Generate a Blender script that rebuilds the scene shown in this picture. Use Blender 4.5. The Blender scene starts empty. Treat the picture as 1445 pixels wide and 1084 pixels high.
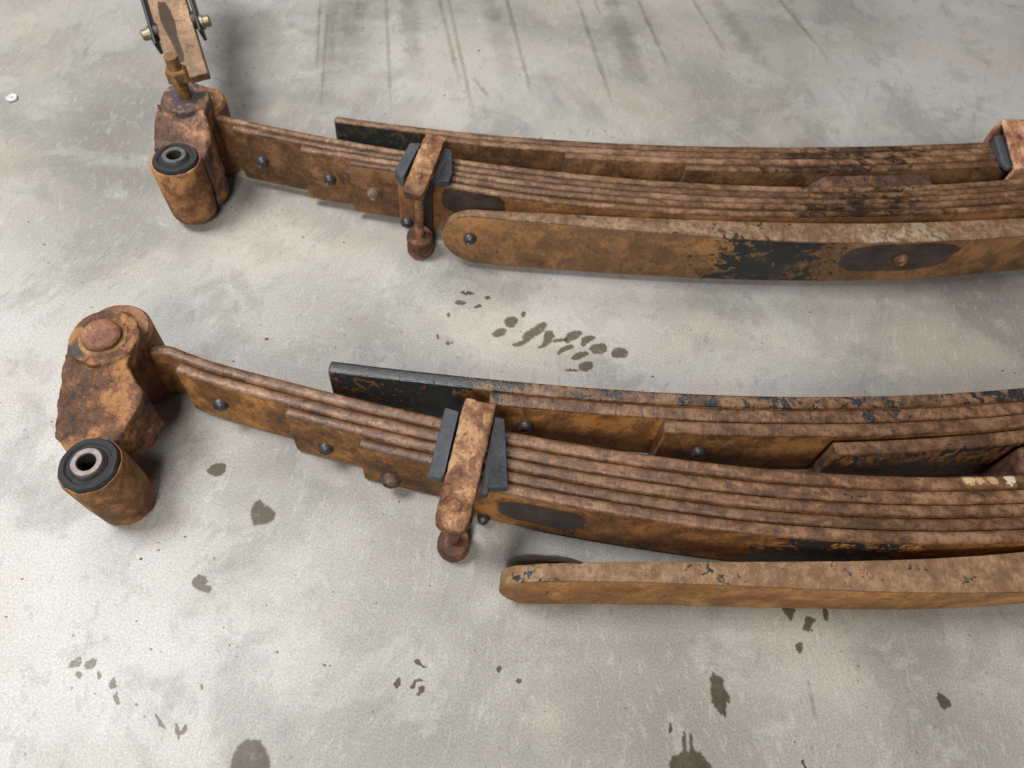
import bpy, bmesh, math, random
import numpy as np
from mathutils import Matrix, Vector, noise as mnoise

random.seed(7)
scene = bpy.context.scene
COL = scene.collection

# ------------------------------------------------------------------ camera
cam_data = bpy.data.cameras.new('camera')
cam = bpy.data.objects.new('camera', cam_data)
COL.objects.link(cam)
cam_data.sensor_width = 36.0
cam_data.lens = 27.03
cam_data.clip_start = 0.01
cam_data.clip_end = 100.0
cam.matrix_world = Matrix((
    (0.989359, -0.145494, 0.0, 0.0),
    (0.123787, 0.841750, -0.525484, 0.0),
    (0.076455, 0.519892, 0.850804, 0.575),
    (0, 0, 0, 1)))
cam_data.dof.use_dof = True
cam_data.dof.focus_distance = 0.56
cam_data.dof.aperture_fstop = 9.0
scene.camera = cam

# ------------------------------------------------------------------ light: workshop ceiling lamps
world = bpy.data.worlds.new('World')
scene.world = world
world.use_nodes = True
world.node_tree.nodes['Background'].inputs[0].default_value = (0.93, 0.97, 1.0, 1)
world.node_tree.nodes['Background'].inputs[1].default_value = 0.05

def area(name, loc, target, sx, sy, power, col):
    d = bpy.data.lights.new(name, 'AREA')
    d.shape = 'RECTANGLE'; d.size = sx; d.size_y = sy
    d.energy = power; d.color = col
    o = bpy.data.objects.new(name, d); COL.objects.link(o)
    o.location = loc
    o.rotation_euler = (Vector(target) - Vector(loc)).to_track_quat('-Z', 'Y').to_euler()
    return o
area('ceiling_lamp_front', (-0.15, -1.25, 1.65), (-0.1, 0.3, 0), 0.60, 0.60, 34, (1.0, 0.965, 0.91))
area('ceiling_lamp_left', (-0.95, 0.28, 1.75), (-0.35, 0.4, 0), 0.60, 0.60, 40, (0.97, 0.985, 1.0))
area('ceiling_lamp_overhead', (-0.35, 1.9, 2.9), (0.0, 0.4, 0), 1.5, 0.9, 33, (1.0, 0.98, 0.95))

scene.view_settings.view_transform = 'Standard'
scene.view_settings.look = 'None'
scene.view_settings.exposure = 0.0
scene.view_settings.gamma = 1.0
scene.view_settings.use_curve_mapping = False
scene.render.engine = 'CYCLES'
scene.cycles.max_bounces = 6
scene.cycles.transparent_max_bounces = 8

# ------------------------------------------------------------------ measured plan curves (metres, y as a polynomial of x)
CURVES = {
    'near_b0': [0.1435, 0.2395, -0.051, 0.2759],
    'near_b1': [0.1419, 0.2483, -0.0571, 0.2645],
    'near_b2': [0.0599, 0.2949, -0.0626, 0.2525],
    'near_b3': [-0.022, 0.3271, -0.0654, 0.2425],
    'near_b4': [-0.0462, 0.3348, -0.0703, 0.2331],
    'near_b5': [-0.103, 0.4013, -0.097, 0.2252],
    'near_h0': [0.1406, 0.1624, 0.065, 0.3199],
    'near_h1': [0.0717, 0.2322, 0.0449, 0.3091],
    'near_h2': [0.1835, 0.1858, 0.0389, 0.2991],
    'near_h3': [0.4233, -0.0515, 0.2952],
    'near_h4': [0.212, 0.2397],
    'near_d0': [0.2352, 0.2447],
    'near_o0': [0.5773, -0.268, 0.1991, 0.1704],
    'near_o1': [0.6901, -0.3897, 0.1853, 0.1582],
    'near_obot': [0.392, -0.1428, 0.1401, 0.1616],
    'far_b0': [0.0418, 0.2731, 0.0466, 0.5487],
    'far_b5': [-0.2187, 0.4269, 0.0296, 0.5089],
    'far_h0': [-0.0873, 0.2521, 0.111, 0.5905],
    'far_h4': [0.306, 0.0706, 0.5579],
    'far_h1': [0.0159, 0.2109, 0.104, 0.5833],
    'far_o0': [0.0947, 0.0772, 0.1364, 0.4931],
    'far_o1': [0.3314, 0.0447, 0.0803, 0.4817],
    'far_obot': [0.1494, 0.0258, 0.1482, 0.4786],
}
STAINS = [
    [[-0.0155, 0.4203], [-0.0115, 0.4272], [-0.004, 0.427], [-0.0043, 0.4193], [-0.0099, 0.4146]],
    [[-0.025, 0.405], [-0.0194, 0.412], [-0.012, 0.4124], [-0.0137, 0.4061], [-0.0204, 0.4019]],
    [[-0.0052, 0.3966], [0.0027, 0.4025], [0.0042, 0.4102], [0.0107, 0.4174], [0.0185, 0.4259], [0.0236, 0.4244], [0.0204, 0.4147], [0.0141, 0.409], [0.0088, 0.4021], [0.001, 0.3957]],
    [[0.0174, 0.3968], [0.0221, 0.403], [0.0233, 0.4152], [0.0292, 0.4178], [0.0321, 0.4137], [0.0292, 0.4057], [0.025, 0.3991]],
    [[0.0316, 0.4062], [0.0336, 0.4104], [0.0433, 0.4121], [0.0423, 0.409]],
    [[0.0414, 0.4109], [0.0451, 0.4191], [0.0547, 0.4233], [0.0574, 0.4198], [0.0507, 0.4117], [0.0437, 0.4069]],
    [[0.0363, 0.3943], [0.0394, 0.4008], [0.0475, 0.406], [0.0509, 0.4034], [0.0444, 0.3987], [0.0381, 0.3935]],
    [[0.0571, 0.4078], [0.0578, 0.4148], [0.0649, 0.4196], [0.0695, 0.4169], [0.0631, 0.4103], [0.0597, 0.4061]],
    [[0.0647, 0.4047], [0.0692, 0.4102], [0.0777, 0.4123], [0.0816, 0.4077], [0.0783, 0.4018], [0.0699, 0.4003]],
    [[0.0494, 0.3917], [0.0542, 0.3984], [0.0625, 0.4007], [0.0652, 0.3983], [0.0583, 0.3924], [0.052, 0.3901]],
    [[0.0565, 0.3843], [0.061, 0.3894], [0.0681, 0.3906], [0.0697, 0.3857], [0.0652, 0.3804], [0.0593, 0.3799]],
    [[0.0851, 0.403], [0.0889, 0.4096], [0.0974, 0.4105], [0.1006, 0.4057], [0.0967, 0.3998], [0.0887, 0.3989]],
    [[-0.0642, 0.4349], [-0.0591, 0.4378], [-0.0533, 0.4357], [-0.057, 0.4322], [-0.062, 0.4322]],
    [[-0.0606, 0.447], [-0.0555, 0.4499], [-0.0476, 0.4479], [-0.0547, 0.4449]],
    [[-0.0378, 0.4459], [-0.0342, 0.4475], [-0.0318, 0.4447], [-0.0354, 0.4434]],
    [[-0.0456, 0.4309], [-0.0425, 0.4355], [-0.0382, 0.4353], [-0.0408, 0.4324]],
    [[-0.069, 0.4191], [-0.0672, 0.4219], [-0.0653, 0.4192], [-0.0668, 0.4165]],
    [[-0.0641, 0.3876], [-0.0624, 0.3902], [-0.06, 0.3877], [-0.0615, 0.3851]],
    [[-0.0744, 0.394], [-0.0732, 0.3954], [-0.0711, 0.3916], [-0.0726, 0.3908]],
    [[0.0444, 0.3779], [0.0509, 0.3801], [0.0577, 0.3791], [0.05, 0.3766]],
    [[-0.0013, 0.4315], [0.0007, 0.4356], [0.0034, 0.4336], [0.0016, 0.4283]],
    [[-0.186, 0.204], [-0.1856, 0.2107], [-0.1821, 0.2154], [-0.1763, 0.2121], [-0.1681, 0.2072], [-0.1676, 0.2022], [-0.172, 0.1975], [-0.1799, 0.1952], [-0.1833, 0.1988]],
    [[-0.2118, 0.1451], [-0.2102, 0.15], [-0.2051, 0.1511], [-0.2011, 0.1476], [-0.2015, 0.1448], [-0.1965, 0.1432], [-0.1977, 0.1401], [-0.2031, 0.14], [-0.2081, 0.1414]],
    [[-0.1459, 0.0302], [-0.147, 0.0377], [-0.1437, 0.0456], [-0.138, 0.0486], [-0.1312, 0.048], [-0.1256, 0.042], [-0.1208, 0.0323], [-0.1285, 0.0255], [-0.1414, 0.0253]],
    [[-0.2739, 0.0763], [-0.2722, 0.0811], [-0.269, 0.0836], [-0.2657, 0.0799], [-0.2688, 0.077]],
    [[-0.2641, 0.079], [-0.2618, 0.0829], [-0.2576, 0.0838], [-0.2557, 0.0805], [-0.2588, 0.0776], [-0.2617, 0.0764]],
    [[-0.267, 0.0721], [-0.266, 0.0745], [-0.2625, 0.0722], [-0.2639, 0.0702]],
    [[-0.2528, 0.0747], [-0.252, 0.0769], [-0.2493, 0.0732], [-0.25, 0.0709]],
    [[-0.2431, 0.0685], [-0.242, 0.0719], [-0.2414, 0.0747], [-0.2392, 0.0714], [-0.2369, 0.0698], [-0.2391, 0.067]],
    [[-0.2369, 0.0614], [-0.2359, 0.0652], [-0.2319, 0.0605], [-0.2321, 0.0578]],
    [[-0.2063, 0.0551], [-0.2044, 0.0554], [-0.1977, 0.0497], [-0.1955, 0.0474], [-0.1978, 0.0474], [-0.202, 0.0511]],
    [[-0.1909, 0.0511], [-0.1893, 0.0513], [-0.1855, 0.0468], [-0.1845, 0.0519], [-0.1814, 0.0496], [-0.1821, 0.0465], [-0.1844, 0.045], [-0.1844, 0.0424], [-0.1876, 0.0457]],
    [[-0.2213, 0.0593], [-0.2204, 0.0605], [-0.2186, 0.0592], [-0.2195, 0.058]],
    [[-0.182, 0.077], [-0.181, 0.0779], [-0.1791, 0.0753], [-0.1799, 0.0742]],
    [[-0.2301, 0.2349], [-0.2252, 0.2407], [-0.2177, 0.2407], [-0.2164, 0.2333], [-0.2227, 0.2298], [-0.2271, 0.231]],
    [[-0.0514, 0.0953], [-0.0505, 0.0995], [-0.0482, 0.1007], [-0.0468, 0.0967], [-0.0486, 0.0932]],
    [[-0.0393, 0.0953], [-0.0381, 0.0999], [-0.0341, 0.1021], [-0.0315, 0.1005], [-0.0354, 0.0996], [-0.0371, 0.0951]],
    [[-0.0347, 0.0915], [-0.034, 0.0952], [-0.0315, 0.0975], [-0.0293, 0.0951], [-0.032, 0.0909]],
    [[-0.0406, 0.113], [-0.0382, 0.1147], [-0.0352, 0.1125], [-0.0304, 0.1107], [-0.0321, 0.1099], [-0.0369, 0.1106]],
    [[0.0186, 0.115], [0.0197, 0.1186], [0.0222, 0.1172], [0.0211, 0.1142]],
    [[0.0337, 0.1099], [0.0359, 0.1119], [0.0379, 0.1105], [0.0353, 0.1081]],
    [[0.1734, 0.1301], [0.1753, 0.1359], [0.1775, 0.1344], [0.1826, 0.1327], [0.1837, 0.1263], [0.1867, 0.1217], [0.1873, 0.1164], [0.1848, 0.1163], [0.1842, 0.1066], [0.1815, 0.1076], [0.1771, 0.1111], [0.1744, 0.1166]],
    [[0.2293, 0.1909], [0.239, 0.1924], [0.2386, 0.1872], [0.2358, 0.182], [0.2327, 0.1854]],
    [[0.245, 0.1778], [0.247, 0.1846], [0.2495, 0.1874], [0.2551, 0.1852], [0.2522, 0.1822], [0.2498, 0.1766], [0.2464, 0.1761]],
    [[0.2615, 0.193], [0.2643, 0.1961], [0.2654, 0.1873], [0.2624, 0.1863]],
    [[0.2379, 0.163], [0.2409, 0.1661], [0.2439, 0.1644], [0.2413, 0.1586], [0.2391, 0.1595]],
    [[0.1448, 0.0685], [0.1456, 0.0748], [0.1507, 0.0778], [0.1533, 0.0797], [0.1537, 0.0921], [0.1555, 0.0924], [0.1559, 0.0816], [0.1585, 0.0812], [0.1581, 0.0911], [0.16, 0.0914], [0.1611, 0.0823], [0.1663, 0.0807], [0.1706, 0.0758], [0.174, 0.0716], [0.1696, 0.0604], [0.1526, 0.0582]],
    [[0.2367, 0.0853], [0.2385, 0.0856], [0.2407, 0.0804], [0.2385, 0.0793]],
    [[0.3416, 0.143], [0.3443, 0.1451], [0.35, 0.1408], [0.3501, 0.1365], [0.3442, 0.134], [0.3422, 0.138]],
    [[0.1436, 0.0943], [0.1447, 0.0969], [0.146, 0.093], [0.1445, 0.0899]],
]
SCUFFS_AND_BANDS = [
    [[-0.3009, 0.8624], [-0.2688, 0.7187], 0.004],
    [[-0.2857, 0.8367], [-0.2494, 0.6622], 0.003],
    [[-0.2234, 0.8819], [-0.1737, 0.6731], 0.004],
    [[-0.1597, 0.8979], [-0.1044, 0.7311], 0.005],
    [[-0.1485, 0.9007], [-0.0799, 0.676], 0.004],
    [[-0.0773, 0.9186], [-0.02, 0.7252], 0.005],
    [[0.0115, 0.9409], [0.0732, 0.7275], 0.005],
    [[0.0886, 0.9602], [0.1369, 0.8121], 0.005],
    [[0.034, 0.9465], [0.0405, 0.9172], 0.004],
    [[0.1608, 0.9784], [0.2065, 0.8624], 0.005],
    [[0.2766, 1.0074], [0.3322, 0.8919], 0.006],
    [[-0.0956, 0.7586], [-0.0712, 0.7261], 0.004],
    [[-0.2636, 0.8717], [-0.2482, 0.7921], 0.022],
    [[-0.2511, 0.8749], [-0.2473, 0.8316], 0.014],
    [[-0.2861, 0.8661], [-0.2566, 0.709], 0.016],
    [[-0.1981, 0.8882], [-0.155, 0.7322], 0.02],
    [[-0.0991, 0.9131], [-0.0427, 0.7325], 0.024],
    [[0.0521, 0.9511], [0.0993, 0.7902], 0.024],
    [[0.1909, 0.9859], [0.2579, 0.8399], 0.024],
    [[0.2458, 0.14], [0.2495, 0.1092], 0.003],
]

def cv(name, x):
    return float(np.polyval(CURVES[name], x))

# ------------------------------------------------------------------ node helpers
class NT:
    def __init__(s, name):
        s.m = bpy.data.materials.new(name); s.m.use_nodes = True
        s.t = s.m.node_tree; s.t.nodes.clear()
    def n(s, typ, **kw):
        nd = s.t.nodes.new(typ)
        for k, v in kw.items():
            if isinstance(k, str) and k.startswith('i_'):
                nd.inputs[int(k[2:])].default_value = v
            else:
                setattr(nd, k, v)
        return nd
    def l(s, a, b): s.t.links.new(a, b)
    def math(s, op, a, b=None, c=None, clamp=False):
        nd = s.n('ShaderNodeMath', operation=op); nd.use_clamp = clamp
        for i, v in enumerate((a, b, c)):
            if v is None: continue
            if isinstance(v, (int, float)): nd.inputs[i].default_value = v
            else: s.l(v, nd.inputs[i])
        return nd.outputs[0]
    def noise(s, vec, scale, detail=6, rough=0.6, dist=0.0):
        nd = s.n('ShaderNodeTexNoise')
        nd.inputs['Scale'].default_value = scale; nd.inputs['Detail'].default_value = detail
        nd.inputs['Roughness'].default_value = rough; nd.inputs['Distortion'].default_value = dist
        s.l(vec, nd.inputs['Vector']); return nd.outputs[0]
    def ramp(s, fac, stops, interp='LINEAR'):
        nd = s.n('ShaderNodeValToRGB'); cr = nd.color_ramp; cr.interpolation = interp
        while len(cr.elements) < len(stops): cr.elements.new(0.5)
        for e, (p, c) in zip(cr.elements, stops):
            e.position = p
            e.color = (c, c, c, 1) if isinstance(c, (int, float)) else (*c, 1)
        s.l(fac, nd.inputs[0]); return nd.outputs[0]
    def mix(s, fac, a, b, mode='MIX'):
        nd = s.n('ShaderNodeMix', data_type='RGBA', blend_type=mode)
        for sock, v in ((nd.inputs[0], fac), (nd.inputs[6], a), (nd.inputs[7], b)):
            if isinstance(v, (int, float)): sock.default_value = v
            elif isinstance(v, tuple): sock.default_value = (*v, 1)
            else: s.l(v, sock)
        return nd.outputs[2]
    def step(s, v, lo, hi):
        nd = s.n('ShaderNodeMapRange', interpolation_type='SMOOTHSTEP')
        s.l(v, nd.inputs[0]); nd.inputs[1].default_value = lo; nd.inputs[2].default_value = hi
        return nd.outputs[0]
    def vecop(s, op, a, b):
        nd = s.n('ShaderNodeVectorMath', operation=op)
        s.l(a, nd.inputs[0])
        if isinstance(b, tuple): nd.inputs[1].default_value = b
        else: s.l(b, nd.inputs[1])
        return nd.outputs[0]
    def finish(s, col, rough, bump=None, bstr=0.4, bdist=0.001, metal=0.0, spec=0.5):
        b = s.n('ShaderNodeBsdfPrincipled'); o = s.n('ShaderNodeOutputMaterial')
        for nm, v in (('Base Color', col), ('Roughness', rough), ('Metallic', metal), ('Specular IOR Level', spec)):
            if isinstance(v, (int, float)): b.inputs[nm].default_value = v
            elif isinstance(v, tuple): b.inputs[nm].default_value = (*v, 1)
            else: s.l(v, b.inputs[nm])
        if bump is not None:
            bn = s.n('ShaderNodeBump'); bn.inputs['Strength'].default_value = bstr
            bn.inputs['Distance'].default_value = bdist
            s.l(bump, bn.inputs['Height']); s.l(bn.outputs[0], b.inputs['Normal'])
        s.l(b.outputs[0], o.inputs[0])
        return s.m

def rust(name, dark, mid, light, scale=38.0, paint=0.0, zones=(), ovals=(), spots=(), rough=(0.55, 0.85), pit=1.0, stretch=1.0, spec=0.4, fleck=0.0, paintcol=(0.018, 0.020, 0.021), pale=(), psoft=0.03):
    """Rusted spring steel. paint: how much old black paint is left everywhere; zones: (x0, x1, soft, amount) lengths where
    more paint is left; ovals: (x, z, a, b) rubbed bare contact patches; spots: (x, y, z, r, colour) grease or paint marks."""
    k = NT(name)
    tc = k.n('ShaderNodeTexCoord').outputs['Object']
    rnd = k.n('ShaderNodeObjectInfo').outputs['Random']
    cmb = k.n('ShaderNodeCombineXYZ')
    k.l(k.math('MULTIPLY', rnd, 7.31), cmb.inputs[0]); k.l(k.math('MULTIPLY', rnd, 3.17), cmb.inputs[1]); k.l(k.math('MULTIPLY', rnd, 5.3), cmb.inputs[2])
    v = k.vecop('ADD', tc, cmb.outputs[0])
    vs = k.vecop('MULTIPLY', v, (stretch, 1.0, 1.0))
    n1 = k.noise(vs, scale, 10, 0.72, 0.5)
    n2 = k.noise(vs, scale * 0.25, 4, 0.55, 0.2)
    n3 = k.noise(v, scale * 7.0, 6, 0.75)
    n4 = k.noise(k.vecop('MULTIPLY', v, (1.0, 0.35, 0.35)), 330.0, 3, 0.6, 0.3)
    f = k.math('ADD', k.math('MULTIPLY', n1, 0.60), k.math('MULTIPLY', n2, 0.40))
    f = k.math('ADD', f, k.math('MULTIPLY', k.math('SUBTRACT', n3, 0.5), 0.22))
    f = k.math('ADD', f, k.math('MULTIPLY', k.math('SUBTRACT', n4, 0.5), 0.14 + 0.06 * fleck))
    col = k.ramp(f, [(0.385, dark), (0.455, tuple(0.5 * (a + b) for a, b in zip(dark, mid))), (0.51, mid), (0.57, light), (0.66, tuple(min(1, c * 1.22) for c in light))])
    col = k.mix(1.0, col, k.ramp(rnd, [(0.0, 0.80), (0.5, 1.0), (1.0, 1.14)]), 'MULTIPLY')
    # darker pits and pale flecks
    pits = k.step(k.noise(v, scale * 3.2, 5, 0.6, 0.6), 0.60, 0.68)
    col = k.mix(k.math('MULTIPLY', pits, 0.55), col, tuple(c * 0.45 for c in dark))
    flk = k.step(k.noise(v, scale * 5.5, 3, 0.5), 0.66, 0.72)
    col = k.mix(k.math('MULTIPLY', flk, 0.35), col, (0.42, 0.30, 0.20))
    rg = k.math('ADD', k.math('MULTIPLY', n1, rough[1] - rough[0]), rough[0])
    if fleck:
        rg = k.math('SUBTRACT', rg, k.math('MULTIPLY', k.step(n4, 0.52, 0.66), 0.22 * fleck))
    sx = k.n('ShaderNodeSeparateXYZ'); k.l(tc, sx.inputs[0]); X, Y, Z = sx.outputs
    # old paint
    pn = k.noise(vs, 110.0, 7, 0.72, 0.6)
    pn2 = k.noise(vs, 14.0, 3, 0.5)
    amt = k.math('ADD', k.math('MULTIPLY', pn2, 0.0), paint)
    for (x0, x1, soft, a) in zones:
        z0 = k.step(X, x0 - soft * 1.6, x0 + soft * 1.6); z1 = k.step(X, x1 + soft, x1 - soft)
        z1 = k.math('SUBTRACT', 1.0, k.step(X, x1 - soft * 1.2, x1 + soft * 1.2))
        amt = k.math('MAXIMUM', amt, k.math('MULTIPLY', k.math('MULTIPLY', z0, z1), a))
    if paint > 0 or zones:
        q = k.math('ADD', amt, k.math('ADD', k.math('MULTIPLY', k.math('SUBTRACT', pn, 0.5), 2.3), k.math('MULTIPLY', k.math('SUBTRACT', pn2, 0.5), 0.9)))
        pm = k.step(q, 0.5 - psoft, 0.5 + psoft)
        col = k.mix(pm, col, paintcol)
        rg = k.math('SUBTRACT', rg, k.math('MULTIPLY', pm, 0.22))
    for (x0, x1, soft, a) in pale:
        z0 = k.math('MULTIPLY', k.step(X, x0 - soft, x0 + soft), k.math('SUBTRACT', 1.0, k.step(X, x1 - soft, x1 + soft)))
        q = k.math('ADD', k.math('MULTIPLY', z0, a), k.math('MULTIPLY', k.math('SUBTRACT', pn, 0.5), 2.4))
        col = k.mix(k.math('MULTIPLY', k.math('MULTIPLY', k.step(q, 0.45, 0.62), 0.42), z0), col, (0.44, 0.375, 0.285))
    for (x, z, a, b) in ovals:
        dx = k.math('DIVIDE', k.math('SUBTRACT', X, x), a); dz = k.math('DIVIDE', k.math('SUBTRACT', Z, z), b)
        r2 = k.math('ADD', k.math('POWER', k.math('ABSOLUTE', dx), 3.0), k.math('POWER', k.math('ABSOLUTE', dz), 3.0))
        r2 = k.math('ADD', r2, k.math('ADD', k.math('MULTIPLY', k.math('SUBTRACT', pn, 0.5), 0.9), k.math('MULTIPLY', k.math('SUBTRACT', n2, 0.5), 0.7)))
        om = k.math('SUBTRACT', 1.0, k.step(r2, 0.88, 1.06))
        oc = k.ramp(f, [(0.40, (0.026, 0.018, 0.015)), (0.5, (0.048, 0.034, 0.027)), (0.62, (0.095, 0.060, 0.040))])
        col = k.mix(om, col, oc)
        rg = k.math('SUBTRACT', rg, k.math('MULTIPLY', om, 0.2))
    for (x, y, z, r, c) in spots:
        dd = k.n('ShaderNodeVectorMath', operation='DISTANCE'); k.l(tc, dd.inputs[0]); dd.inputs[1].default_value = (x, y, z)
        d = k.math('ADD', dd.outputs['Value'], k.math('MULTIPLY', k.math('SUBTRACT', pn, 0.5), r * 4.0))
        sm = k.math('SUBTRACT', 1.0, k.step(d, r * 0.8, r))
        col = k.mix(k.math('MULTIPLY', sm, 0.92), col, c)
    h = k.math('ADD', k.math('MULTIPLY', n1, 0.5 - 0.3 * fleck), k.math('MULTIPLY', n3, 0.3))
    h = k.math('ADD', h, k.math('MULTIPLY', n4, 0.15 + 0.25 * fleck))
    h = k.math('SUBTRACT', h, k.math('MULTIPLY', pits, 0.25))
    return k.finish(col, rg, h, 0.55, 0.0016 * pit, 0.0, spec)

def plain(name, col, rough, var=0.35, scale=60.0, metal=0.0, bump=0.0006):
    k = NT(name)
    tc = k.n('ShaderNodeTexCoord').outputs['Object']
    a = k.noise(tc, scale, 6, 0.65); b = k.noise(tc, scale * 8, 3, 0.6)
    f = k.math('ADD', k.math('MULTIPLY', a, 0.7), k.math('MULTIPLY', b, 0.3))
    c = k.ramp(f, [(0.3, tuple(x * (1 - var) for x in col)), (0.5, col), (0.72, tuple(min(1, x * (1 + var)) for x in col))])
    return k.finish(c, rough, f, 0.4, bump, metal)

FACE = dict(dark=(0.068, 0.030, 0.011), mid=(0.205, 0.088, 0.024), light=(0.35, 0.160, 0.044))
EDGE = dict(dark=(0.055, 0.025, 0.013), mid=(0.132, 0.062, 0.030), light=(0.200, 0.106, 0.055))
HEAVY = dict(dark=(0.032, 0.017, 0.013), mid=(0.125, 0.054, 0.025), light=(0.27, 0.125, 0.046))

# ------------------------------------------------------------------ mesh helpers
def mesh_object(name, verts, faces, mats, parent=None, origin=(0, 0, 0), slots=None, smooth=35):
    me = bpy.data.meshes.new(name)
    o3 = Vector(origin)
    me.from_pydata([tuple(Vector(v) - o3) for v in verts], [], faces)
    for m in (mats if isinstance(mats, (list, tuple)) else [mats]): me.materials.append(m)
    if slots is not None: me.polygons.foreach_set('material_index', slots)
    bm = bmesh.new(); bm.from_mesh(me); bmesh.ops.recalc_face_normals(bm, faces=bm.faces); bm.to_mesh(me); bm.free()
    me.polygons.foreach_set('use_smooth', [True] * len(me.polygons))
    me.set_sharp_from_angle(angle=math.radians(smooth))
    ob = bpy.data.objects.new(name, me); COL.objects.link(ob)
    if parent is not None: ob.parent = parent
    return ob

def empty(name, loc, label, cat, group=None):
    o = bpy.data.objects.new(name, None); COL.objects.link(o)
    o.location = loc; o.empty_display_size = 0.02
    o['label'] = label; o['category'] = cat
    if group: o['group'] = group
    return o

def jitter(p, amp, scale):
    q = Vector(p) * scale
    return Vector(p) + amp * mnoise.noise_vector(q)

def section(t, zb, zt, r, k=3):
    """rounded rectangle in (n, z): n across the leaf, z up; returns points and a flag that is 1 for the rolled edges"""
    r = min(r, t * 0.49, (zt - zb) * 0.49)
    pts = []
    for cx, cz, a0 in ((t / 2 - r, zt - r, 0), (-t / 2 + r, zt - r, 90), (-t / 2 + r, zb + r, 180), (t / 2 - r, zb + r, 270)):
        for i in range(k + 1):
            a = math.radians(a0 + 90 * i / k)
            pts.append((cx + r * math.cos(a), cz + r * math.sin(a)))
    return pts

def leaf(name, parent, origin, stations, mats, r=0.0035, rough=0.00014, k=3):
    """stations: (x, y, thickness, z bottom, z top, lean) along the leaf"""
    N = len(stations); P = [Vector((s[0], s[1], 0)) for s in stations]
    verts, faces, slots = [], [], []
    M = 4 * (k + 1)
    wz = random.uniform(-0.0011, 0.0007)
    for i, s in enumerate(stations):
        tg = (P[min(i + 1, N - 1)] - P[max(i - 1, 0)]).normalized()
        nr = Vector((-tg.y, tg.x, 0))
        zm = 0.5 * (s[3] + s[4])
        for (n, z) in section(s[2], s[3], s[4], r, k):
            p = P[i] + nr * n + Vector((0, 0, z)) + Vector((0, (z - zm) * s[5], 0))
            p = jitter(p, rough, 110)
            verts.append(jitter(p, 0.00012, 14) + Vector((0, 0, wz if z > zm else 0)))
    for i in range(N - 1):
        for j in range(M):
            a, b = i * M + j, i * M + (j + 1) % M
            faces.append((a, b, b + M, a + M))
            # the rolled narrow edges: corner arcs and what lies between them
            slots.append(1 if (j < 2 * k + 1 or (2 * k + 2 <= j < 4 * k + 3)) else 0)
    faces.append(tuple(range(M))[::-1]); slots.append(1)
    faces.append(tuple(range((N - 1) * M, N * M))); slots.append(1)
    return mesh_object(name, verts, faces, mats, parent, origin, slots)

def strip_stations(x0, x1, ymid, thick, zb, zt, n=150, lean=lambda x: 0.0, round_left=0.0, bev=0.0012):
    out = []
    xs = [x0 + (x1 - x0) * i / n for i in range(n + 1)]
    if round_left:
        xs = [x0 + round_left * (1 - math.cos(math.radians(90 * i / 14))) for i in range(15)] + [x for x in xs if x > x0 + round_left * 1.02]
    else:
        xs = [x0] + [x0 + bev] + xs[1:]
    for x in xs:
        t = thick(x); b, tp = zb, zt
        if round_left and x < x0 + round_left:
            d = (x0 + round_left - x) / round_left
            hh = (zt - zb) / 2 * max(0.06, math.sqrt(max(0, 1 - d * d)))
            b, tp = (zb + zt) / 2 - hh, (zb + zt) / 2 + hh
        elif not round_left and x == x0:
            t -= 2 * bev; b += bev; tp -= bev
        out.append((x, ymid(x), t, b, tp, lean(x)))
    return out

def lathe(name, parent, origin, base, axis, profile, mat, seg=32, rough=0.0, hexa=False, smooth=35, oval=1.0, slots=None, cap0=True, cap1=True):
    """profile: (radius, height) pairs along the axis from base"""
    ax = Vector(axis).normalized()
    u = ax.orthogonal().normalized(); w = ax.cross(u)
    verts, faces = [], []
    n = 6 if hexa else seg
    for (rr, h) in profile:
        for i in range(n):
            a = 2 * math.pi * i / n
            p = Vector(base) + ax * h + (u * math.cos(a) * oval + w * math.sin(a)) * rr
            verts.append(jitter(p, rough, 130) if rough else p)
    sl = []
    for j in range(len(profile) - 1):
        for i in range(n):
            a, b = j * n + i, j * n + (i + 1) % n
            faces.append((a, b, b + n, a + n)); sl.append(slots[j] if slots else 0)
    if cap0 and profile[0][0] > 1e-6: faces.append(tuple(range(n))[::-1]); sl.append(0)
    if cap1 and profile[-1][0] > 1e-6: faces.append(tuple(range((len(profile) - 1) * n, len(profile) * n))); sl.append(slots[-1] if slots else 0)
    return mesh_object(name, verts, faces, mat, parent, origin, sl, smooth)

def prism(outline, ztop, zbot):
    """outline in plan, ztop / zbot functions of (x, y) -> verts, faces"""
    n = len(outline)
    v = [Vector((x, y, zbot(x, y))) for x, y in outline] + [Vector((x, y, ztop(x, y))) for x, y in outline]
    f = [tuple(range(n))[::-1], tuple(range(n, 2 * n))] + [(i, (i + 1) % n, n + (i + 1) % n, n + i) for i in range(n)]
    return v, f

def merge(parts):
    V, F = [], []
    for v, f in parts:
        o = len(V); V += v; F += [tuple(i + o for i in q) for q in f]
    return V, F

def cyl(base, axis, r, h, seg=28):
    ax = Vector(axis).normalized(); u = ax.orthogonal().normalized(); w = ax.cross(u)
    v = []
    for hh in (0, h):
        for i in range(seg):
            a = 2 * math.pi * i / seg
            v.append(Vector(base) + ax * hh + (u * math.cos(a) + w * math.sin(a)) * r)
    f = [tuple(range(seg))[::-1], tuple(range(seg, 2 * seg))] + [(i, (i + 1) % seg, seg + (i + 1) % seg, seg + i) for i in range(seg)]
    return v, f

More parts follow.
